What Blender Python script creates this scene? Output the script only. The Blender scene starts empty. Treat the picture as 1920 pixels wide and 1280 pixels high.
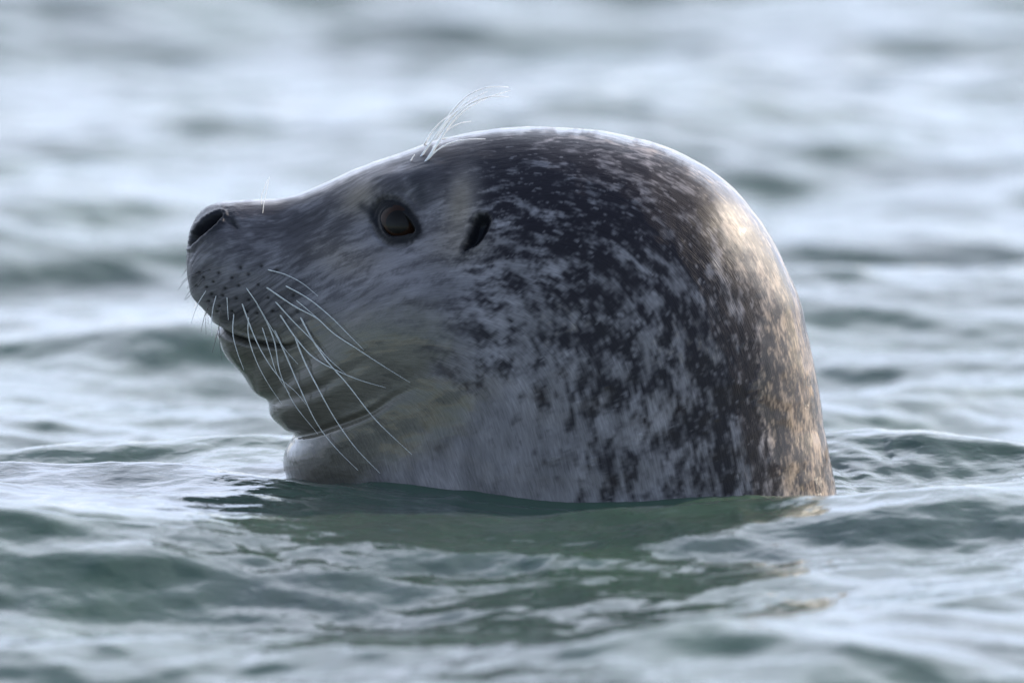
import bpy, math, random
import numpy as np
from mathutils import Vector
R = math.radians
S = bpy.context.scene
COL = S.collection

# ------------------------------------------------------------------ camera
K = 0.0003125                 # metres per photo pixel at the seal
DIST = 8.0
PITCH = R(6.3)
CAMH = DIST * math.tan(PITCH) + 0.0
SC = DIST / math.cos(PITCH)   # optical distance to the waterline point
FOC = 36.0 * SC / (1920 * K)
cd = bpy.data.cameras.new("camera")
cam = bpy.data.objects.new("camera", cd)
COL.objects.link(cam)
S.camera = cam
cam.location = (0, -DIST, CAMH)
cam.rotation_euler = (R(90) - PITCH, 0, 0)
cd.sensor_width = 36.0
cd.lens = FOC
cd.clip_start = 0.1
cd.clip_end = 20000
WATER_PY = 915.0              # photo row of the still water line at y = 0
cd.shift_y = (WATER_PY - 640.0) / 1920.0
cd.dof.use_dof = True
cd.dof.focus_distance = SC - 0.07
cd.dof.aperture_fstop = FOC / 72.0
cd.dof.aperture_blades = 9

CP, SP = math.cos(PITCH), math.sin(PITCH)
def project(x, y, z):
    """world -> photo pixel (numpy friendly)"""
    dy = y + DIST; dz = z - CAMH
    depth = dy * CP - dz * SP
    up = dy * SP + dz * CP
    f = SC / K
    return 960.0 + f * x / depth, WATER_PY - f * up / depth
def ray(px, py):
    f = SC / K
    a = (px - 960.0) / f; b = (WATER_PY - py) / f
    return np.array([a, CP + b * SP, -SP + b * CP])
def at_y(px, py, y=0.0):
    d = ray(px, py); t = (y + DIST) / d[1]
    return np.array([0, -DIST, CAMH]) + d * t

# ------------------------------------------------------------------ world and sun
CLOUD_TOP = (.26, .95); CLOUD_COL = (5.3, 6.2, 8.2, 1); CLOUD_COL_UP = (11.6, 12.4, 14.6, 1)
SUN_EL, SUN_AZ = R(26), R(51)     # azimuth from +Y towards +X
w = bpy.data.worlds.new("World"); S.world = w; w.use_nodes = True
wn = w.node_tree
sky = wn.nodes.new('ShaderNodeTexSky'); sky.sky_type = 'NISHITA'; sky.sun_disc = False
sky.sun_elevation = SUN_EL; sky.sun_rotation = SUN_AZ
sky.air_density = 1.0; sky.dust_density = 1.2; sky.ozone_density = 1.0
# thin bright cloud low in the sky on the sun's side
wtc = wn.nodes.new('ShaderNodeTexCoord')
wsp = wn.nodes.new('ShaderNodeSeparateXYZ'); wn.links.new(wtc.outputs['Generated'], wsp.inputs[0])
def wmap(sock, a, b, c, d):
    n = wn.nodes.new('ShaderNodeMapRange'); n.interpolation_type = 'SMOOTHSTEP'
    for k, v_ in (('From Min', a), ('From Max', b), ('To Min', c), ('To Max', d)): n.inputs[k].default_value = v_
    wn.links.new(sock, n.inputs['Value']); return n.outputs[0]
def wmul(a, b):
    n = wn.nodes.new('ShaderNodeMath'); n.operation = 'MULTIPLY'; wn.links.new(a, n.inputs[0]); wn.links.new(b, n.inputs[1]); return n.outputs[0]
wmp = wn.nodes.new('ShaderNodeMapping'); wmp.inputs['Scale'].default_value = (2.2, 2.2, 9.0)
wn.links.new(wtc.outputs['Generated'], wmp.inputs[0])
wno = wn.nodes.new('ShaderNodeTexNoise'); wno.inputs['Scale'].default_value = 1.0; wno.inputs['Detail'].default_value = 5
wn.links.new(wmp.outputs[0], wno.inputs['Vector'])
cloud = wmul(wmul(wmap(wsp.outputs['Z'], CLOUD_TOP[0], CLOUD_TOP[1], 1, 0), wmap(wsp.outputs['Y'], -.35, .55, .16, 1)), wmap(wno.outputs['Fac'], .30, .62, .35, 1))
wmx = wn.nodes.new('ShaderNodeMix'); wmx.data_type = 'RGBA'
wn.links.new(cloud, wmx.inputs[0]); wn.links.new(sky.outputs[0], wmx.inputs[6]); 
wcr = wn.nodes.new('ShaderNodeMix'); wcr.data_type = 'RGBA'
wcr.inputs[6].default_value = CLOUD_COL; wcr.inputs[7].default_value = CLOUD_COL_UP
wn.links.new(wmap(wsp.outputs['Z'], .10, .45, 0, 1), wcr.inputs[0]); wn.links.new(wcr.outputs[2], wmx.inputs[7])
wn.links.new(wmx.outputs[2], wn.nodes['Background'].inputs[0])
wn.nodes['Background'].inputs[1].default_value = 0.13
sl = bpy.data.lights.new("sun", 'SUN'); sl.energy = 3.2; sl.angle = R(0.5); sl.color = (1.0, 0.87, 0.70)
so = bpy.data.objects.new("sun", sl); COL.objects.link(so)
sd = Vector((math.sin(SUN_AZ) * math.cos(SUN_EL), math.cos(SUN_AZ) * math.cos(SUN_EL), math.sin(SUN_EL)))
so.rotation_euler = (-sd).to_track_quat('-Z', 'Y').to_euler()
so.location = sd * 50
S.view_settings.view_transform = 'Standard'; S.view_settings.look = 'None'
S.view_settings.exposure = 1.02; S.view_settings.gamma = 1.0
S.cycles.use_denoising = True
S.cycles.sample_clamp_indirect = 6.0
S.cycles.sample_clamp_direct = 0.0
S.cycles.max_bounces = 6

# ------------------------------------------------------------------ numeric helpers
rng = np.random.default_rng(11)
PERM = rng.permutation(512)
GRAD = np.stack([np.cos(np.linspace(0, 2*np.pi, 64, endpoint=False)), np.sin(np.linspace(0, 2*np.pi, 64, endpoint=False))], 1)
def perlin(x, y, seed=0):
    xi = np.floor(x).astype(np.int64); yi = np.floor(y).astype(np.int64)
    fx = x - xi; fy = y - yi
    def g(ix, iy, dx, dy):
        h = PERM[(PERM[(ix + seed * 37) & 511] + iy + seed * 101) & 511] & 63
        return GRAD[h, 0] * dx + GRAD[h, 1] * dy
    u = fx*fx*fx*(fx*(fx*6-15)+10); v = fy*fy*fy*(fy*(fy*6-15)+10)
    a = g(xi, yi, fx, fy); b = g(xi+1, yi, fx-1, fy); c = g(xi, yi+1, fx, fy-1); d = g(xi+1, yi+1, fx-1, fy-1)
    return (a + u*(b-a)) * (1-v) + (c + u*(d-c)) * v      # about -0.7..0.7
def fbm(x, y, seed=0, octv=4, gain=0.5):
    s = np.zeros_like(x); a = 1.0; f = 1.0; t = 0
    for k in range(octv):
        s += a * perlin(x*f + 17.3*k, y*f - 9.1*k, seed + k); t += a; a *= gain; f *= 2.03
    return s / t * 1.6
def sstep(e0, e1, x):
    t = np.clip((x - e0) / (e1 - e0), 0, 1); return t*t*(3-2*t)
def pchip(xk, yk, x):
    """smooth monotone-ish cubic through the knots"""
    xk = np.asarray(xk, float); yk = np.asarray(yk, float)
    h = np.diff(xk); d = np.diff(yk) / h
    m = np.zeros_like(yk); m[0] = d[0]; m[-1] = d[-1]
    m[1:-1] = (d[:-1] * h[1:] + d[1:] * h[:-1]) / (h[:-1] + h[1:])
    i = np.clip(np.searchsorted(xk, x) - 1, 0, len(h) - 1)
    t = (x - xk[i]) / h[i]
    return ((2*t**3-3*t**2+1)*yk[i] + (t**3-2*t**2+t)*h[i]*m[i] + (-2*t**3+3*t**2)*yk[i+1] + (t**3-t**2)*h[i]*m[i+1])
def polydist(u, v, pts):
    """distance to a polyline, and parameter 0..1 along it"""
    pts = np.asarray(pts, float)
    seg = np.hypot(*(pts[1:] - pts[:-1]).T); cum = np.concatenate([[0], np.cumsum(seg)])
    best = np.full(u.shape, 1e9); par = np.zeros(u.shape)
    for i in range(len(pts) - 1):
        a = pts[i]; d = pts[i+1] - a; L2 = (d*d).sum()
        t = np.clip(((u-a[0])*d[0] + (v-a[1])*d[1]) / L2, 0, 1)
        q = np.hypot(u - a[0] - t*d[0], v - a[1] - t*d[1])
        m = q < best; best[m] = q[m]; par[m] = ((cum[i] + t*seg[i]) / cum[-1])[m]
    return best, par
def inpoly(u, v, pts):
    pts = np.asarray(pts, float); r = np.zeros(u.shape, bool); n = len(pts)
    for i in range(n):
        x1, y1 = pts[i]; x2, y2 = pts[(i+1) % n]
        c = ((y1 > v) != (y2 > v)) & (u < (x2-x1) * (v-y1) / (y2-y1 + 1e-12) + x1)
        r ^= c
    return r
def sdpoly(u, v, pts):
    """signed distance, negative inside"""
    d, _ = polydist(u, v, list(pts) + [pts[0]])
    return np.where(inpoly(u, v, pts), -d, d)
def smooth_closed(pts, n=8):
    """Catmull-Rom through a closed outline"""
    p = np.asarray(pts, float); out = []
    for i in range(len(p)):
        p0, p1, p2, p3 = p[i-1], p[i], p[(i+1) % len(p)], p[(i+2) % len(p)]
        for t in np.linspace(0, 1, n, endpoint=False):
            out.append(0.5*((2*p1) + (-p0+p2)*t + (2*p0-5*p1+4*p2-p3)*t*t + (-p0+3*p1-3*p2+p3)*t**3))
    return np.array(out)
def smooth_open(pts, n):
    p = np.asarray(pts, float); seg = np.sqrt(((p[1:]-p[:-1])**2).sum(1)); cum = np.concatenate([[0], np.cumsum(seg)])
    t = np.linspace(0, cum[-1], n)
    return np.stack([pchip(cum, p[:, k], t) for k in range(p.shape[1])], 1)

def mesh_obj(name, verts, faces4, mat, parent=None, smooth=True):
    verts = np.asarray(verts, np.float32); faces4 = np.asarray(faces4, np.int32)
    me = bpy.data.meshes.new(name)
    me.vertices.add(len(verts)); me.vertices.foreach_set('co', verts.ravel())
    n, k = faces4.shape
    me.loops.add(n*k); me.loops.foreach_set('vertex_index', faces4.ravel())
    me.polygons.add(n); me.polygons.foreach_set('loop_start', np.arange(0, n*k, k, dtype=np.int32))
    me.polygons.foreach_set('use_smooth', np.full(n, smooth))
    me.update(calc_edges=True)
    if mat: me.materials.append(mat)
    o = bpy.data.objects.new(name, me); COL.objects.link(o)
    if parent: o.parent = parent
    return o
def point_attr(o, name, arr, kind='FLOAT'):
    a = o.data.attributes.new(name, kind, 'POINT')
    a.data.foreach_set({'FLOAT': 'value', 'FLOAT_COLOR': 'color', 'FLOAT_VECTOR': 'vector'}[kind], np.asarray(arr, np.float32).ravel())

# ------------------------------------------------------------------ materials
def new_mat(name):
    m = bpy.data.materials.new(name); m.use_nodes = True
    return m, m.node_tree, m.node_tree.nodes['Principled BSDF']

def make_water_material():
    m, t, b = new_mat('sea_water')
    N = t.nodes; L = t.links
    tc = N.new('ShaderNodeTexCoord')
    n1 = N.new('ShaderNodeTexNoise'); n1.inputs['Scale'].default_value = 5; n1.inputs['Detail'].default_value = 4
    L.new(tc.outputs['Object'], n1.inputs['Vector'])
    cr = N.new('ShaderNodeValToRGB')
    cr.color_ramp.elements[0].position = .3; cr.color_ramp.elements[0].color = (.042, .062, .054, 1)
    cr.color_ramp.elements[1].position = .7; cr.color_ramp.elements[1].color = (.054, .092, .062, 1)
    L.new(n1.outputs['Fac'], cr.inputs[0]); L.new(cr.outputs[0], b.inputs['Base Color'])
    b.inputs['Roughness'].default_value = 0.045
    b.inputs['IOR'].default_value = 1.333
    b.inputs['Subsurface Weight'].default_value = .35; b.inputs['Subsurface Radius'].default_value = (.35, 1.0, .6); b.inputs['Subsurface Scale'].default_value = .02
    mp = N.new('ShaderNodeMapping'); mp.inputs['Scale'].default_value = (1.0, 1.5, 1)
    L.new(tc.outputs['Object'], mp.inputs[0])
    n2 = N.new('ShaderNodeTexNoise'); n2.inputs['Scale'].default_value = 70; n2.inputs['Detail'].default_value = 3
    n2.inputs['Distortion'].default_value = .6
    L.new(mp.outputs[0], n2.inputs['Vector'])
    bp = N.new('ShaderNodeBump'); bp.inputs['Strength'].default_value = 1.0; bp.inputs['Distance'].default_value = 0.0007
    L.new(n2.outputs['Fac'], bp.inputs['Height']); L.new(bp.outputs[0], b.inputs['Normal'])
    return m

def make_fur_material(name='wet_fur'):
    m, t, b = new_mat(name)
    N = t.nodes; L = t.links
    coat = N.new('ShaderNodeAttribute'); coat.attribute_name = 'coat'
    film = N.new('ShaderNodeAttribute'); film.attribute_name = 'film'
    flow = N.new('ShaderNodeAttribute'); flow.attribute_name = 'flow'
    def streak(sx, sy, det, dist=0.0):
        mp = N.new('ShaderNodeMapping'); mp.inputs['Scale'].default_value = (sx, sy, 1)
        L.new(flow.outputs['Vector'], mp.inputs[0])
        n = N.new('ShaderNodeTexNoise'); n.inputs['Scale'].default_value = 1; n.inputs['Detail'].default_value = det
        n.inputs['Distortion'].default_value = dist
        L.new(mp.outputs[0], n.inputs['Vector']); return n
    s1 = streak(140, 1500, 3, .2)      # fine hair streaks, lengths in metres
    s2 = streak(90, 800, 3, .3)
    ad = N.new('ShaderNodeMath'); ad.operation = 'ADD'; L.new(s1.outputs['Fac'], ad.inputs[0]); L.new(s2.outputs['Fac'], ad.inputs[1])
    mr = N.new('ShaderNodeMapRange'); mr.inputs['From Min'].default_value = .62; mr.inputs['From Max'].default_value = 1.38
    mr.inputs['To Min'].default_value = .70; mr.inputs['To Max'].default_value = 1.30
    L.new(ad.outputs[0], mr.inputs['Value'])
    mx = N.new('ShaderNodeVectorMath'); mx.operation = 'SCALE'
    L.new(coat.outputs['Color'], mx.inputs[0]); L.new(mr.outputs[0], mx.inputs['Scale'])
    L.new(mx.outputs[0], b.inputs['Base Color'])
    b.inputs['IOR'].default_value = 1.45; b.inputs['Specular IOR Level'].default_value = .07
    rr = N.new('ShaderNodeMapRange'); rr.inputs['To Min'].default_value = .42; rr.inputs['To Max'].default_value = .40
    L.new(film.outputs['Fac'], rr.inputs['Value']); L.new(rr.outputs[0], b.inputs['Roughness'])
    cw = N.new('ShaderNodeMapRange'); cw.inputs['To Min'].default_value = .20; cw.inputs['To Max'].default_value = .85
    L.new(film.outputs['Fac'], cw.inputs['Value']); L.new(cw.outputs[0], b.inputs['Coat Weight'])
    b.inputs['Coat Roughness'].default_value = .045
    b.inputs['Coat IOR'].default_value = 1.33
    bp = N.new('ShaderNodeBump'); bp.inputs['Strength'].default_value = .5; bp.inputs['Distance'].default_value = 0.0005
    L.new(s1.outputs['Fac'], bp.inputs['Height']); L.new(bp.outputs[0], b.inputs['Normal'])
    bc = N.new('ShaderNodeBump'); bc.inputs['Strength'].default_value = .018; bc.inputs['Distance'].default_value = 0.0006
    L.new(s2.outputs['Fac'], bc.inputs['Height']); L.new(bc.outputs[0], b.inputs['Coat Normal'])
    return m

def simple(name, col, rough, coat=0, trans=0):
    m, t, b = new_mat(name)
    n = t.nodes.new('ShaderNodeTexNoise'); n.inputs['Scale'].default_value = 300
    tc = t.nodes.new('ShaderNodeTexCoord'); t.links.new(tc.outputs['Object'], n.inputs['Vector'])
    cr = t.nodes.new('ShaderNodeValToRGB')
    cr.color_ramp.elements[0].color = (*[c*.75 for c in col], 1); cr.color_ramp.elements[1].color = (*[min(1, c*1.25) for c in col], 1)
    t.links.new(n.outputs['Fac'], cr.inputs[0]); t.links.new(cr.outputs[0], b.inputs['Base Color'])
    b.inputs['Roughness'].default_value = rough; b.inputs['Coat Weight'].default_value = coat; b.inputs['Coat Roughness'].default_value = .04
    b.inputs['Specular IOR Level'].default_value = .25
    return m

M_WATER = make_water_material()
M_FUR = make_fur_material()

# ------------------------------------------------------------------ the sea
def axis(segments, far):
    """piecewise spacing: [(start, end, step)...] then growing steps out to far on both ends"""
    a = [segments[0][0]]
    for s, e, d in segments:
        n = max(1, int(round((e - s) / d))); a += list(np.linspace(s, e, n + 1)[1:])
    lo = []; x = a[0]; d = a[1] - a[0]
    while x > far[0]:
        d *= 1.16; x -= d; lo.append(x)
    hi = []; x = a[-1]; d = a[-1] - a[-2]
    while x < far[1]:
        d *= 1.16; x += d; hi.append(x)
    return np.array(lo[::-1] + a + hi)
def sea_height_components():
    r = np.random.default_rng(8); comps = []
    # (wavelength range, count, rms slope share, main heading, spread)
    for lo, hi, n, slope, head, spread in ((1.1, 2.6, 9, .062, 112, 14), (.42, 1.0, 16, .100, 112, 18), (.16, .40, 30, .080, 108, 22), (.05, .15, 40, .080, 102, 32), (.018, .048, 40, .055, 98, 60)):
        for k in range(n):
            lam = math.exp(r.uniform(math.log(lo), math.log(hi)))
            th = R(head + r.normal() * spread)
            kk = 2 * math.pi / lam
            amp = slope * math.sqrt(2.0 / n) / kk
            comps.append((lam, kk * math.cos(th), kk * math.sin(th), amp, r.uniform(0, 2*math.pi)))
    return comps
def ridge(x, y, pts, half_front, half_back, height):
    """a crest along a polyline in plan; steep side towards the camera"""
    d, t = polydist(x, y, pts)
    pts = np.asarray(pts, float)
    yl = np.interp(x, pts[:, 0], pts[:, 1])
    hw = np.where(y < yl, half_front, half_back)
    h = np.interp(t, np.linspace(0, 1, len(height)), height)
    return h * np.exp(-(d / hw) ** 2)
def X(px): return (px - 960.0) * K
def sea_z0(x, y, spacing):
    z = np.zeros_like(x)
    calm = np.exp(-((x / .60) ** 2 + ((y + .04) / .26) ** 2) ** 2)          # designed water round the seal
    lee = np.exp(-(((x - .0) / .22) ** 2 + ((y + .15) / .085) ** 2) ** 2)               # smooth water under the neck
    for lam, kx, ky, amp, ph in sea_height_components():
        att = sstep(.22, .12, spacing / lam * .5)
        if not att.any(): continue
        c = 1 - calm * (.93 if lam > .42 else .62 if lam > .16 else 0) - (0 if lam > .16 else .30 * lee)
        s = np.sin(kx * x + ky * y + ph)
        # sharpen crests a little
        z += amp * c * att * (s + .28 * np.cos(2 * (kx * x + ky * y + ph) + math.pi) )
    # wake swell pushed up ahead of the seal, and its folds
    z += ridge(x, y, [(-.36, .10), (-.26, .12), (-.18, .13), (-.10, .12), (0, .10)], .038, .09, [.004, .012, .0185, .016, .010])
    z += ridge(x, y, [(-.42, -.11), (-.30, -.085), (-.22, -.085), (-.13, -.125), (0, -.19)], .050, .045, [.010, .0175, .015, .007, .000])
    z += ridge(x, y, [(-.42, -.21), (-.28, -.19), (-.12, -.22), (0, -.26)], .05, .05, [.009, .009, .006, .0])
    # swell behind the neck on the right
    z += ridge(x, y, [(.16, .09), (.22, .12), (.30, .10), (.42, .06)], .042, .09, [.010, .0185, .016, .012])
    # near wave standing in front of the waterline on the right
    z += ridge(x, y, [(-.14, -.33), (-.02, -.285), (.08, -.26), (.17, -.25), (.30, -.25), (.45, -.25)], .17, .065, [.003, .009, .0155, .0205, .0215, .0215])
    # hollow in front of the neck
    z -= .004 * np.exp(-((x - .02) / .16) ** 2 - ((y + .17) / .05) ** 2)
    z += .0115 * np.exp(-((x + .09) / .13) ** 2 - ((y + .05) / .11) ** 2)
    # small rings running out from the neck
    rr = np.sqrt((x - .0295) ** 2 + (y * 1.29) ** 2) - .160
    z += .0011 * np.sin(rr * 2 * math.pi / .021 + 2.2 * perlin(x * 14, y * 14, 3)) * np.exp(-np.abs(rr) / .05) * (.4 + perlin(x * 9, y * 9, 8))
    # choppy lip of water against the coat
    z += (.0008 + .0012*sstep(.10, .16, x)) * fbm(x / .016, y / .011, 15, 3) * np.exp(-(np.maximum(rr, -.03) / .035) ** 2)
    z += .0028 * np.exp(-np.maximum(rr, 0) / .006)
    return z
# still-water marks round the coat: the surface is eased through these heights
MARKS = np.array([(-.131, 0, .0078), (-.105, -.06, .0105), (-.081, -.095, .0128), (-.031, -.12, .0115), (.028, -.128, .0045), (.106, -.125, .0050), (.169, -.08, .0005), (.190, -.01, -.004),
                  (-.20, .12, .0155), (-.27, .12, .0125), (.215, .10, .0165), (.30, .10, .0150), (-.16, .06, .0125)])
_k = lambda ax, ay, bx, by: np.exp(-((ax - bx)**2 + (ay - by)**2) / (2 * .040**2))
_res = MARKS[:, 2] - sea_z0(MARKS[:, 0], MARKS[:, 1], np.full(len(MARKS), .0024))
_w = np.linalg.solve(_k(MARKS[:, None, 0], MARKS[:, None, 1], MARKS[None, :, 0], MARKS[None, :, 1]) + .15*np.eye(len(MARKS)), _res)
def sea_z(x, y, spacing):
    z = sea_z0(x, y, spacing)
    for (mx_, my_, _), w_ in zip(MARKS, _w): z += w_ * _k(x, y, mx_, my_)
    return z
def build_sea():
    xs = axis([(-1.3, -.5, .012), (-.5, .5, .0024), (.5, 1.3, .012)], (-4000, 4000))
    ys = axis([(-2.2, -1.1, .012), (-1.1, -.4, .0045), (-.4, .35, .0022), (.35, 4.2, .0055), (4.2, 6, .02)], (-60, 9000))
    gx, gy = np.meshgrid(xs, ys)
    sx = np.gradient(xs); sy = np.gradient(ys)
    sp = np.maximum(*np.meshgrid(sx, sy))
    z = sea_z(gx, gy, sp)
    n, m = gx.shape
    idx = np.arange(n*m).reshape(n, m)
    f = np.stack([idx[:-1, :-1], idx[:-1, 1:], idx[1:, 1:], idx[1:, :-1]], -1).reshape(-1, 4)
    o = mesh_obj('sea_water', np.stack([gx, gy, z], -1).reshape(-1, 3), f, M_WATER)
    o['kind'] = 'structure'
    return o
build_sea()

# ------------------------------------------------------------------ the seal
# stations: point on the nose-crown-nape line, point on the nose-chin-throat line, half width (m)
ST = [
 ((354,478),(354,478),0.000), ((355,452),(353,503),.0135), ((362,421),(357,530),.0225), ((378,397),(363,555),.030),
 ((406,382),(380,575),.0355), ((440,377),(398,594),.0395), ((490,374),(407,613),.0425), ((535,370),(416,632),.0445),
 ((605,346),(425,655),.047), ((680,313),(436,676),.051), ((760,285),(453,698),.057), ((850,256),(473,728),.066),
 ((950,241),(498,749),.077), ((1060,241),(503,757),.088), ((1180,257),(511,779),.098), ((1290,295),(530,797),.106),
 ((1370,350),(551,812),.111), ((1440,437),(549,824),.115), ((1490,540),(537,842),.118), ((1522,660),(532,862),.121),
 ((1546,800),(536,884),.124), ((1564,900),(548,908),.126), ((1585,1010),(575,960),.129), ((1610,1180),(615,1060),.134),
 ((1640,1450),(660,1250),.142)]
NS, NT = 900, 560
def build_seal():
    P = np.array([at_y(*s[0]) for s in ST]); Q = np.array([at_y(*s[1]) for s in ST]); W = np.array([s[2] for s in ST])
    # station parameter follows the travelled length of both lines
    dl = .6*np.sqrt(((P[1:]-P[:-1])**2).sum(1)) + .9*np.sqrt(((Q[1:]-Q[:-1])**2).sum(1))
    tk = np.concatenate([[0], np.cumsum(dl)])
    # sqrt spacing at the nose so that it closes round
    tt = np.linspace(0, 1, NS); tt = tk[-1] * (tt + .0) ** 1.12
    rk = np.sqrt(tk / tk[2])
    r = np.sqrt(tt / tk[2])
    p = np.stack([pchip(rk, P[:, i], r) for i in (0, 2)], 1); q = np.stack([pchip(rk, Q[:, i], r) for i in (0, 2)], 1)
    wd = pchip(rk, W, r); wd[0] = 0
    th = np.linspace(0, 2*np.pi, NT, endpoint=False)          # 0 = crown line, pi = throat line
    th = th - .10 * np.sin(2 * th)                              # a few more rings on the flanks
    ex = np.interp(tt / tk[-1], [0, .15, .4, 1], [1.0, .93, .90, 1.0])[:, None]
    c = np.cos(th)[None]; s = np.sin(th)[None]
    s_ = np.sign(s) * np.abs(s) ** ex; c_ = np.sign(c) * np.abs(c) ** ex
    mid = (p + q) / 2; hf = (p - q) / 2
    x = mid[:, :1] + hf[:, :1] * c_; z = mid[:, 1:] + hf[:, 1:] * c_
    y = -wd[:, None] * s_                                       # th 0..pi is the near side
    # narrower below the cheek in the muzzle, fuller jowl behind
    V = np.stack([x, y, z], -1)
    def normals(V):
        ds = np.gradient(V, axis=0); dt = (np.roll(V, -1, 1) - np.roll(V, 1, 1)) / 2
        n = np.cross(dt, ds); L = np.linalg.norm(n, axis=-1, keepdims=True)
        n = n / np.maximum(L, 1e-12)
        n[0] = (-1, 0, 0)
        return n
    nrm = normals(V)
    cen = np.stack([mid[:, 0], 0*wd, mid[:, 1]], -1)[:, None]
    if (nrm[200:700] * (V - cen)[200:700]).sum(-1).mean() < 0: nrm = -nrm
    u, v = project(V[..., 0], -np.abs(V[..., 1]), V[..., 2])
    side = np.clip(np.abs(V[..., 1]) / .02, 0, 1)

    # ---------- sculpting, metres along the normal; the same on both flanks
    D = np.zeros_like(u)
    def bump(cx, cy, rx, ry, h, rot=0.0):
        a = R(rot); du = u - cx; dv = v - cy
        e = ((du*math.cos(a)+dv*math.sin(a))/rx)**2 + ((-du*math.sin(a)+dv*math.cos(a))/ry)**2
        return h * np.exp(-e)
    def groove(pts, wpx, h, taper=(1, 1), shoulder=0.0):
        nonlocal D
        pts = smooth_open(pts, 24)
        d, t = polydist(u, v, pts)
        k = np.interp(t, [0, .5, 1], [taper[0], 1, taper[1]])
        D -= h * k * np.exp(-(d / wpx) ** 2)
        if shoulder: D += shoulder * k * (np.exp(-(d / (wpx*2.6)) ** 2) - np.exp(-(d / wpx) ** 2))
        return d, t
    D += bump(470, 520, 85, 62, .0055, 20)                    # whisker pad
    D += bump(455, 660, 70, 26, .0030, 20)                     # lower lip
    D += bump(740, 414, 95, 66, -.0050)                        # orbit
    D += bump(752, 345, 75, 26, .0050, -14)                    # brow
    D += bump(705, 352, 40, 26, .0020, -40)
    D += bump(600, 470, 80, 60, -.0022, 25)                    # hollow before the cheek
    D += bump(760, 600, 150, 90, .0050, 20)                    # cheek
    D += bump(560, 425, 90, 26, -.0018, -8)
    D += bump(640, 390, 60, 22, -.0012, -22)
    D += bump(900, 425, 70, 62, -.0020)
    MOUTH = [(396,607),(408,613),(420,620),(437,629),(454,635),(475,641),(495,645),(520,649),(540,649),(556,643)]
    dm, tm = groove(MOUTH, 4.2, .0042, (.9, .3), .0012)
    groove([(410,600),(440,615),(480,628),(520,632)], 4, .0006, (.4, .3))
    groove([(432,662),(470,672),(520,668),(560,650)], 11, .0011, (.0, .1), .0006)          # below the lip
    groove([(449,694),(475,690),(510,684)], 9, .0010, (0, .1))
    groove([(500,750),(530,748),(575,737),(640,703),(690,678)], 13, .0015, (.5, .1), .0012)    # first throat fold
    groove([(548,815),(592,811),(626,800),(705,769),(740,745),(775,728)], 8, .0017, (.4, .1), .0018)  # second throat fold
    D += bump(680, 805, 150, 30, .0018, -24)
    # fine neck wrinkles
    EYE = smooth_closed([(714,404),(718,395),(728,390),(740,392),(752,399),(762,409),(770,422),(771,429),(760,432),(745,435),(731,434),(722,428),(716,417)])
    LID = smooth_closed([(697,395),(708,383),(726,377),(745,379),(760,389),(771,405),(780,426),(776,436),(760,445),(742,449),(725,445),(713,434),(704,416)])
    de = sdpoly(u, v, EYE); dl_ = sdpoly(u, v, LID)
    D += side * .0014 * np.exp(-((de - 5) / 4.0) ** 2)          # thick lid edge
    D -= side * .0105 * sstep(2.0, -3.5, de)                    # opening for the eyeball
    groove([(690,412),(697,430),(709,446),(726,457),(742,461),(758,459),(770,452)], 3.2, .0015, (.5, .4), .0008)
    groove([(700,425),(710,440),(726,451),(744,455),(762,450)], 2.2, .0009, (.5, .4))
    groove([(694,402),(700,388),(712,376),(732,371),(752,375),(768,390)], 3.0, .0010, (.4, .3), .0006)
    groove([(752,357),(764,366),(776,378),(790,388)], 3, .0008, (.3, .3))
    groove([(716,424),(726,436),(742,441),(760,440),(774,433)], 1.8, .0007)
    NOS = smooth_closed([(357,462),(359,450),(364,437),(374,426),(389,414),(402,406),(414,402),(417,406),(410,415),(401,426),(388,438),(375,448),(363,459)])
    dn = sdpoly(u, v, NOS)
    D -= side * .0100 * sstep(2.0, -7.0, dn)
    D += side * .0016 * np.exp(-((dn - 5) / 5) ** 2)
    groove([(419,410),(428,415),(440,420),(446,428)], 5, .0022, (.3, .5))
    D += bump(415, 448, 30, 18, .0012, -20)
    D += .00045*fbm(u/7, v/6, 141, 3)*sstep(60, 10, dn)*sstep(520, 440, u)
    EAR = smooth_closed([(881,431),(884,416),(891,405),(902,400),(912,402),(917,410),(914,423),(907,437),(899,449),(889,458),(879,462),(870,468),(869,461),(875,448)])
    da = sdpoly(u, v, EAR)
    D -= side * .0062 * sstep(7, -13.0, da)
    D += side * .0009 * np.exp(-((da - 6) / 7) ** 2)
    # follicle rows on the pad
    FOL = [(493,500),(521,508),(455,503),(415,511),(378,511),(386,519),(405,526),(423,551),(448,557),(488,533),(507,558),(428,538),(466,583),(485,586),
           (452,534),(553,555),(560,585),(514,583),(438,582),(415,572),(402,548),(395,562),(410,583),(470,560),(440,520),(470,515),(392,536),(372,535)]
    fd = np.full(u.shape, 1e9)
    for cx, cy in FOL: fd = np.minimum(fd, np.hypot((u-cx), (v-cy)*1.25))
    D -= side * .0007 * np.exp(-(fd/3.2)**2)

    # arc lengths along and across the lie of the fur
    la = np.concatenate([np.zeros((1, NT)), np.cumsum(np.linalg.norm(V[1:]-V[:-1], axis=-1), 0)])
    step = np.linalg.norm(np.roll(V, -1, 1) - V, axis=-1)
    lc = np.cumsum(step, 1) - step
    lc = np.where(th[None] <= np.pi, lc, lc[:, -1:] - lc)

    # where the water film still clings
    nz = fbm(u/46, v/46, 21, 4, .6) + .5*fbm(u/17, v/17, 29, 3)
    film_reg = np.full(u.shape, -1.0)
    THROAT = [(400,600),(470,600),(560,600),(640,600),(700,590),(800,585),(850,620),(830,660),(810,700),(900,735),(890,770),(850,800),(815,825),(760,850),(700,885),(640,960),(400,960),(360,700)]
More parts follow.
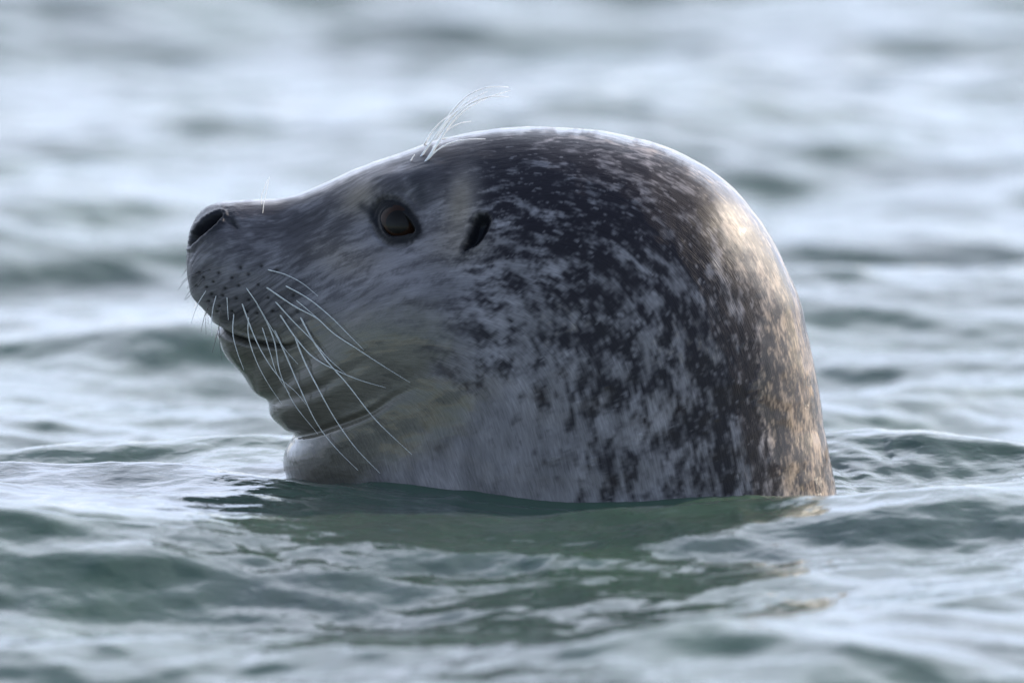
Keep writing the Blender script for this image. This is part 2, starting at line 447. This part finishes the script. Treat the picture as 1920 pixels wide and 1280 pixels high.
    RIGHT = [(1428,560),(1424,640),(1418,740),(1432,800),(1448,850),(1470,930),(1480,1100),(1800,1100),(1700,500),(1500,430),(1400,330),(1250,230),(1100,180),(420,180),(400,383),(440,384),(520,380),(600,357),(700,315),(800,279),(900,255),(1000,247),(1100,250),(1200,272),(1290,318),(1345,400),(1360,490)]
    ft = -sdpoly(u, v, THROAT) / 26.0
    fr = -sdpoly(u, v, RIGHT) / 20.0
    field = np.maximum(ft, fr) + 1.15*nz*(1 - .6*sstep(1100, 950, u)*sstep(420, 390, v))
    film = sstep(-.40, .50, field)
    # islands of film on the flank
    isl = fbm(u/34, v/52, 41, 4, .55)
    islm = sstep(.50, .56, isl) * sstep(960, 1050, u) * sstep(1480, 1400, u) * sstep(480, 620, v)
    film = np.maximum(film, islm*.85)
    film_edge = np.exp(-(field/.22)**2)*sstep(560,620,v)
    isl_edge = np.exp(-((isl-.53)/.035)**2) * sstep(960, 1050, u) * sstep(1480, 1400, u) * sstep(480, 620, v)
    D += .00022*film_edge*sstep(1000, 1300, u) + .0003*isl_edge + .00008*film
    # faint muscle and skin unevenness
    D += .0010*fbm(u/120, v/120, 51, 3) + .00016*fbm(la*70, lc*220, 57, 3)
    ie = np.unravel_index(np.argmin((u-742)**2 + (v-414)**2 + 1e6*(V[..., 1] > 0)), u.shape)
    eye_at = (V[ie] + nrm[ie]*np.median(D[ie[0], max(0, ie[1]-2):ie[1]+3])*0, nrm[ie].copy())
    V = V + nrm * D[..., None]

    # ---------- coat pattern
    CTRL = [((1000,290),.26),((1120,300),.36),((1250,330),.42),((1250,420),.30),((1330,560),.24),((1380,650),.24),((1100,470),.28),((1020,420),.36),((1180,400),.28),
            ((1210,550),.46),((950,470),.52),((930,380),.30),((900,600),.54),((850,560),.60),((1000,600),.48),((1050,700),.50),((1250,650),.46),((1150,690),.34),
            ((1120,580),.28),((1280,600),.34),
            ((950,800),.74),((850,870),.88),((1050,850),.60),((1150,850),.46),((1250,800),.50),((1350,850),.36),((1370,780),.22),((1400,720),.14),((1400,930),.42),((1200,930),.52),((1000,930),.8),
            ((650,750),.85),((700,640),.80),((560,700),.80),((520,450),.46),((450,480),.54),((480,560),.60),((400,520),.62),((640,500),.56),((760,530),.66),((700,460),.62),((560,500),.46),
            ((670,365),.72),((865,385),.72),((820,430),.55),((600,380),.18),((520,395),.25),((700,315),.10),((800,285),.08),((900,270),.06),((820,340),.36),((760,350),.40),((570,400),.32),
            ((1480,700),.44),((1500,850),.44),((1340,380),.32),((1430,480),.36),((1450,600),.42),((1540,900),.46),((1500,600),.42),((700,930),.8),((1300,300),.25),((900,320),.16),((1400,400),.4),((430,400),.2)]
    num = np.zeros_like(u); den = np.zeros_like(u) + 1e-9
    for (cx, cy), m_ in CTRL:
        k = np.exp(-((u-cx)**2 + (v-cy)**2) / (2*48.0**2)) + 1e-7*np.exp(-((u-cx)**2+(v-cy)**2)/(2*300.0**2))
        num += k*m_; den += k
    Mk = num/den
    a = la / K; b = lc / K
    wx = 14*fbm(a/60, b/60, 71, 3); wy = 12*fbm(a/60, b/60, 75, 3)
    n1 = fbm((a+wx)/66, (b+wy)/38, 61, 4, .5)
    n2 = fbm((a+wx)/27, (b+wy)/11, 66, 3, .5)
    fine = fbm(a/17, b/3.6, 81, 3, .6)
    n = .78*n1 + .46*n2 + .20*fine
    n = n + .45*fine*sstep(-1.5, 1, fr)
    Mk = Mk + .05*sstep(900, 1000, u)*sstep(440, 520, v)*sstep(1430, 1380, u)
    thr = (.5 - Mk) * 1.55
    light = sstep(thr - .30, thr + .36, n)
    facem = sstep(930, 800, u)
    light = light*(1-.62*facem) + .62*facem*np.clip(Mk*1.05 + .06 + .22*n, 0, 1)
    fleck = sstep(.26, .50, fbm((a+wx)/30, (b+wy)/11, 131, 3, .55))*sstep(860, 960, u)
    light = np.maximum(light, .62*fleck)
    dark_c = np.array([.0195, .0165, .0205]); light_c = np.array([.225, .206, .216])
    tone = sstep(-.5, .6, fbm(a/110, b/70, 91, 3))[..., None]
    light_col = light_c * (.75 + .45*tone)
    tan = np.array([.29, .24, .195])
    tanm = np.clip(bump(672,365,46,30,1,-25) + bump(862,375,30,62,1,10) + .9*bump(860,455,60,40,.5) + .5*bump(640,480,70,40,1,20) + .5*bump(1290,650,70,50,1)*sstep(.1,.4,n2) + .4*bump(1060,610,60,50,1)*sstep(.1,.4,n2), 0, 1)[..., None]
    light = np.maximum(light, np.clip(tanm[..., 0], 0, .8)*(.8 + .3*n2)*sstep(960, 900, u))
    light_col = light_col*(1-tanm) + tan*tanm
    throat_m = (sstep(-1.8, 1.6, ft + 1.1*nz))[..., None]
    light_col = light_col*(1-.9*throat_m) + np.array([.135,.120,.090])*.9*throat_m  # olive of wet throat fur, with the green water's reflection painted in
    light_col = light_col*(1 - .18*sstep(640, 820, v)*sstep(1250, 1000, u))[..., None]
    light_col = light_col*(1 - .35*sstep(800, 830, v)*sstep(720, 640, u))[..., None]  # painted shade on the lower chin lobe, against light from the bright water
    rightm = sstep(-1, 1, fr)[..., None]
    light_col = light_col*(1-.6*rightm) + np.array([.30,.21,.13])*.6*rightm  # warm sunlight painted into the pale fur of the right side
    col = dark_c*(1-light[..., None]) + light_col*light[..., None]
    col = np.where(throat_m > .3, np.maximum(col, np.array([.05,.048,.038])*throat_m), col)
    # blackish skin of the lids, nose, mouth, follicles
    def dk(mask, c, k=1.0):
        nonlocal col
        m_ = (np.clip(mask, 0, 1)*side*k)[..., None]; col = col*(1-m_) + np.array(c)*m_
    dk(sstep(16, 2, dl_ + 4*fbm(u/9, v/9, 95, 2)), (.008, .0075, .008), .95)
    dk(sstep(4, -2, dn), (.006, .006, .007)); dk(sstep(26, 4, dn)*sstep(470, 430, v), (.014, .014, .018), .85)
    dk(sstep(13, -4, da + 5*fbm(u/7, v/9, 96, 2)), (.008, .008, .010))
    dk(np.exp(-(dm/4.5)**2)*np.interp(tm, [0, .8, 1], [1, 1, .3]), (.010, .010, .009))
    dk(np.exp(-(fd/3.6)**2), (.012, .011, .012), .95)
    dd, _ = polydist(u, v, [(876,466),(872,474),(870,482)]); dk(np.exp(-(dd/7)**2)*sstep(.0,.3,fbm(u/4, v/14, 97, 2)+.1), (.015,.015,.018), .8)
    dd, _ = polydist(u, v, [(436,413),(442,425)]); dk(np.exp(-(dd/8)**2), (.012,.012,.014), .9)
    dd, _ = polydist(u, v, [(677,384),(690,393),(700,405)]); dk(np.exp(-(dd/9)**2), (.015,.015,.018), .75)
    dd, _ = polydist(u, v, [(797,318),(780,340),(790,372)]); dk(np.exp(-(dd/12)**2), (.03,.03,.034), .5)
    col *= (1 + .35*isl_edge + .45*film_edge*np.where(u < 1100, .35, 1))[..., None]
    film = np.clip(film * (1 - .35*sstep(-.5, 1, fr)*sstep(500, 620, v)) * (1 - .9*side*sstep(14, 2, dl_)) * (1 - .6*side*sstep(10, 0, dn)), 0, 1)

    # ---------- one sheet of faces, shared out to the parts it shows
    idx = np.arange(NS*NT).reshape(NS, NT)
    F = np.stack([idx[:-1], np.roll(idx, -1, 1)[:-1], np.roll(idx, -1, 1)[1:], idx[1:]], -1).reshape(-1, 4)
    near = (V[..., 1] < 0)
    def fmask(a_):
        a_ = a_.ravel(); return a_[F].mean(1)
    owner = np.zeros(len(F), int)
    yv = fmask(V[..., 1])
    def claim(code, d):
        m_ = (fmask(d) < 0) & (np.abs(yv) > .004)
        owner[m_ & (yv < 0)] = code; owner[m_ & (yv > 0)] = code + 1
    claim(1, dl_ - 1); claim(3, dn - 1); claim(5, da - 1)
    root = bpy.data.objects.new('harbour_seal', None); COL.objects.link(root)
    root.empty_display_size = .1
    base = np.array([X(1050), 0, 0]); root.location = base
    root['label'] = 'spotted grey seal with wet mottled fur, head and neck raised out of the sea'
    root['category'] = 'seal'
    full = bpy.data.meshes.new('t')
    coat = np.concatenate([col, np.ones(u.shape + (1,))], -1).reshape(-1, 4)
    flow = np.stack([la, lc + np.where(th[None] > np.pi, 3.0, 0), 0*la], -1).reshape(-1, 3)
    # keep the shading smooth across part borders with the sheet's own normals
    n2_ = normals(V)
    if (n2_[200:700] * (V - cen)[200:700]).sum(-1).mean() < 0: n2_ = -n2_
    n2_ = n2_.reshape(-1, 3)
    VV = V.reshape(-1, 3) - base
    for code, nm in ((0, 'body'), (1, 'eyelid'), (2, 'eyelid'), (3, 'nostril'), (4, 'nostril'), (5, 'ear_opening'), (6, 'ear_opening')):
        f = F[owner == code]
        if len(f) == 0: continue
        used, inv = np.unique(f.ravel(), return_inverse=True)
        fl = inv.reshape(-1, 4).astype(np.int32)
        # outward winding
        a0 = VV[used][fl[:, 0]]; b0 = VV[used][fl[:, 1]]; c0 = VV[used][fl[:, 2]]
        fn = np.cross(b0-a0, c0-a0)
        if (fn * n2_[used][fl[:, 0]]).sum() < 0: fl = fl[:, ::-1]
        o = mesh_obj(nm, VV[used], fl, M_FUR, root)
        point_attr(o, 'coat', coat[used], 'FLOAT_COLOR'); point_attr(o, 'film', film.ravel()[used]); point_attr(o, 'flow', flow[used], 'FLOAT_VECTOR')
        if code: o.data.normals_split_custom_set_from_vertices(n2_[used].tolist())
    return root, base, V, u, v, eye_at
SEAL, BASE, SV, SU, SVV, EYE_AT = build_seal()

half = SV[:, :NT//2]; hu = SU[:, :NT//2]; hv = SVV[:, :NT//2]
def surf(px, py):
    """point of the near flank seen at this photo pixel"""
    d = (hu - px)**2 + (hv - py)**2 - 0.0
    front = half[..., 1] < -.002
    d = np.where(front, d, d + 1e6)
    i = np.unravel_index(np.argmin(d), d.shape)
    return half[i].copy(), math.sqrt(d[i] % 1e6)

# ---------- eyes
def ball(name, c, rad, mat, parent, squash=(1, 1, 1), n=40, cap=None, axis_=(0, -1, 0)):
    th = np.linspace(0, (cap or math.pi), n); ph = np.linspace(0, 2*math.pi, n*2, endpoint=False)
    ax = Vector(axis_).normalized(); q = ax.to_track_quat('Z', 'Y').to_matrix()
    q = np.array(q)
    T, P_ = np.meshgrid(th, ph, indexing='ij')
    v = np.stack([np.sin(T)*np.cos(P_), np.sin(T)*np.sin(P_), np.cos(T)], -1) * rad
    v = v.reshape(-1, 3) @ q.T * np.array(squash) + c
    idx = np.arange(n*2*n).reshape(n, 2*n)
    f = np.stack([idx[:-1], np.roll(idx, -1, 1)[:-1], np.roll(idx, -1, 1)[1:], idx[1:]], -1).reshape(-1, 4)[:, ::-1]
    return mesh_obj(name, v, f, mat, parent)
def make_iris_material():
    m, t, b = new_mat('brown_iris')
    N = t.nodes; L = t.links
    tc = N.new('ShaderNodeTexCoord')
    n = N.new('ShaderNodeTexNoise'); n.inputs['Scale'].default_value = 220; n.inputs['Detail'].default_value = 4
    L.new(tc.outputs['Object'], n.inputs['Vector'])
    cr = N.new('ShaderNodeValToRGB'); cr.color_ramp.elements[0].color = (.010, .005, .003, 1); cr.color_ramp.elements[1].color = (.034, .014, .007, 1)
    L.new(n.outputs['Fac'], cr.inputs[0]); L.new(cr.outputs[0], b.inputs['Base Color'])
    b.inputs['Roughness'].default_value = .4; b.inputs['Specular IOR Level'].default_value = .1; b.inputs['Coat Weight'].default_value = .14; b.inputs['Coat Roughness'].default_value = .03; b.inputs['Coat IOR'].default_value = 1.5
    return m
M_EYE = simple('dark_eye', (.012, .008, .007), .3, .12)
M_IRIS = make_iris_material()
M_PUPIL = simple('pupil_black', (.006, .004, .003), .4, .14)
M_PUPIL.node_tree.nodes['Principled BSDF'].inputs['Specular IOR Level'].default_value = .1
M_PUPIL.node_tree.nodes['Principled BSDF'].inputs['Coat Roughness'].default_value = .03
ERAD = .0160
for sgn in (1, -1):
    vw = EYE_AT[1]*.3 + np.array([0, -.994, .11])*.7; c = EYE_AT[0] - vw/np.linalg.norm(vw) * (ERAD + .0030) + np.array([.0008, 0, -.0006]); ax = vw + np.array([-.04, 0, .03])
    c = c * np.array([1, sgn, 1]); ax = ax * np.array([1, sgn, 1])
    e = ball('eye', c - BASE, ERAD, M_EYE, SEAL)
    ball('iris', c - BASE, ERAD*1.003, M_IRIS, e, cap=R(58), axis_=ax)
    ball('pupil', c - BASE, ERAD*1.006, M_PUPIL, e, cap=R(25), axis_=ax)

# ---------- whiskers
def make_whisker_material(name, col, trans):
    m, t, b = new_mat(name)
    tc = t.nodes.new('ShaderNodeTexCoord'); n = t.nodes.new('ShaderNodeTexNoise'); n.inputs['Scale'].default_value = 400
    t.links.new(tc.outputs['Object'], n.inputs['Vector'])
    cr = t.nodes.new('ShaderNodeValToRGB'); cr.color_ramp.elements[0].color = (*[c*.7 for c in col], 1); cr.color_ramp.elements[1].color = (*col, 1)
    t.links.new(n.outputs['Fac'], cr.inputs[0]); t.links.new(cr.outputs[0], b.inputs['Base Color'])
    b.inputs['Roughness'].default_value = .25; b.inputs['Subsurface Weight'].default_value = trans; b.inputs['Subsurface Radius'].default_value = (1, 1, 1); b.inputs['Subsurface Scale'].default_value = .0015
    return m
M_WHISK = make_whisker_material('pale_whisker', (.70, .68, .64), .8)
M_SUNLIT = make_whisker_material('sunlit_whisker', (.98, .97, .95), 1.0)  # sunlit copy of the whisker material: sun's brightness put into a near-white colour
M_DWHISK = make_whisker_material('dark_whisker', (.06, .05, .045), .1)
def tube(name, path, r0, r1, mat, wob=0.0, seed=0):
    path = np.asarray(path, float); n = len(path); k = 7
    rs = np.random.default_rng(seed)
    t = np.gradient(path, axis=0); t /= np.linalg.norm(t, axis=1, keepdims=True)
    up = np.array([0, -1, .01]); a = np.cross(t, up); a /= np.linalg.norm(a, axis=1, keepdims=True); b = np.cross(a, t)
    s = np.linspace(0, 1, n)
    rad = (r0*(1-s) + r1*s) * (1 + wob*np.sin(s*55 + rs.uniform(0, 6)))
    ph = np.linspace(0, 2*np.pi, k, endpoint=False)
    v = path[:, None] + rad[:, None, None]*(a[:, None]*np.cos(ph)[None, :, None] + b[:, None]*np.sin(ph)[None, :, None])
    idx = np.arange(n*k).reshape(n, k)
    f = np.stack([idx[:-1], np.roll(idx, -1, 1)[:-1], np.roll(idx, -1, 1)[1:], idx[1:]], -1).reshape(-1, 4)
    return mesh_obj(name, v.reshape(-1, 3) - BASE, f, mat, SEAL)
def z2(pts): return [(330 + x/2.667, 450 + y/2.667) for x, y in pts]
def z1(pts): return [(330 + x/2.9984, 150 + y/2.9984) for x, y in pts]
def whisker(name, pts, r0, r1, mat, out=.012, wob=.12, seed=0, mirror=True):
    px = smooth_open(pts, 40)
    root, _ = surf(*px[0]); y0 = root[1] + .0012
    path = []
    for i, (a, b) in enumerate(px):
        t = i / 39.0
        y = y0 - out*t**.8
        s, dist = surf(a, b)
        if dist < 6 and i > 0: y = min(y, s[1] - .0016 - .004*t)
        path.append(at_y(a, b, y))
    path = np.array(path)
    path[1:, 1] = np.minimum.accumulate(path[1:, 1])
    # even out the depth
    for _ in range(6): path[1:-1, 1] = (path[:-2, 1] + 2*path[1:-1, 1] + path[2:, 1]) / 4
    for i, (a, b) in enumerate(px): path[i] = at_y(a, b, path[i, 1])
    o = tube(name, path, r0, r1, mat, wob, seed)
    if mirror:
        p2 = path.copy(); p2[:, 1] *= -1
        tube(name, p2, r0, r1, mat, wob, seed + 1)
    return o
LONG = [
 ([(455,148),(540,170),(630,215),(710,280)], .45), ([(440,228),(600,335),(710,395),(780,460),(900,540),(1030,625),(1170,712)], .62),
 ([(540,225),(650,285),(770,380),(870,480),(940,550)], .52), ([(345,230),(400,310),(440,380),(490,460),(540,540),(610,620)], .45),
 ([(490,300),(590,410),(690,510),(760,590),(850,670)], .55), ([(515,365),(600,490),(680,580),(800,650),(920,700),(1050,738)], .62),
 ([(600,300),(660,350),(720,400)], .4), ([(615,370),(690,510),(760,610),(840,700),(1000,900),(1180,1072)], .66),
 ([(590,470),(640,600),(700,720),(800,900),(900,1040),(1020,1165)], .66), ([(490,440),(560,600),(620,740),(720,940),(800,1040),(910,1150)], .64),
 ([(400,310),(450,400),(490,500),(520,660),(580,800),(710,970)], .60), ([(325,300),(360,400),(430,560),(520,690),(600,760),(650,820)], .54),
 ([(365,375),(360,450),(400,600),(450,700),(530,820)], .48), ([(430,430),(470,560),(510,680),(570,770)], .46),
 ([(290,360),(285,470),(310,570),(340,650)], .42), ([(255,280),(258,340),(262,400)], .40), ([(205,265),(185,340),(178,410),(180,480)], .34),
 ([(155,245),(110,320),(90,370),(75,420)], .34)]
for i, (p_, r_) in enumerate(LONG):
    whisker('whisker', z2(p_), r_*.00084, .00012, M_WHISK, .006 + .012*(i % 3)/2, .10, i*2)
DARK = [[(225,330),(215,430),(198,500),(180,565)], [(130,190),(80,240),(40,300)], [(180,145),(110,170),(40,210),(10,250)], [(215,430),(220,520),(230,600)],
        [(175,310),(140,390),(125,460)], [(150,190),(110,225),(75,270),(45,300)], [(110,160),(60,185),(25,215)], [(165,300),(150,380),(150,470)]]
for i, p_ in enumerate(DARK):
    whisker('whisker', z2(p_), .00022, .00009, M_DWHISK, .003, .05, 60+i)
BROW = [([(1400,465),(1470,360),(1560,220),(1660,130),(1760,95),(1870,95)], .60), ([(1375,435),(1440,340),(1530,220),(1640,140),(1740,102),(1880,60)], .50),
        ([(1397,362),(1440,290),(1490,235),(1545,195)], .38), ([(1440,400),(1520,280),(1620,175),(1750,100)], .50), ([(1440,385),(1530,280),(1600,243),(1660,233)], .34),
        ([(1405,460),(1450,410),(1540,355),(1640,335),(1740,332)], .40), ([(1318,458),(1330,436),(1342,418)], .3)]
for i, (p_, r_) in enumerate(BROW):
    whisker('brow_whisker', z1(p_), r_*.0014, .00018, M_SUNLIT, -.004, .08, 90+i, mirror=(i in (0, 3)))
for i, p_ in enumerate([[(487,750),(495,690),(510,620),(525,545)], [(480,700),(481,650),(500,600),(515,560)]]):
    whisker('nose_whisker', z1(p_), .00020, .00010, M_WHISK, -.002, .3, 120+i, mirror=False)
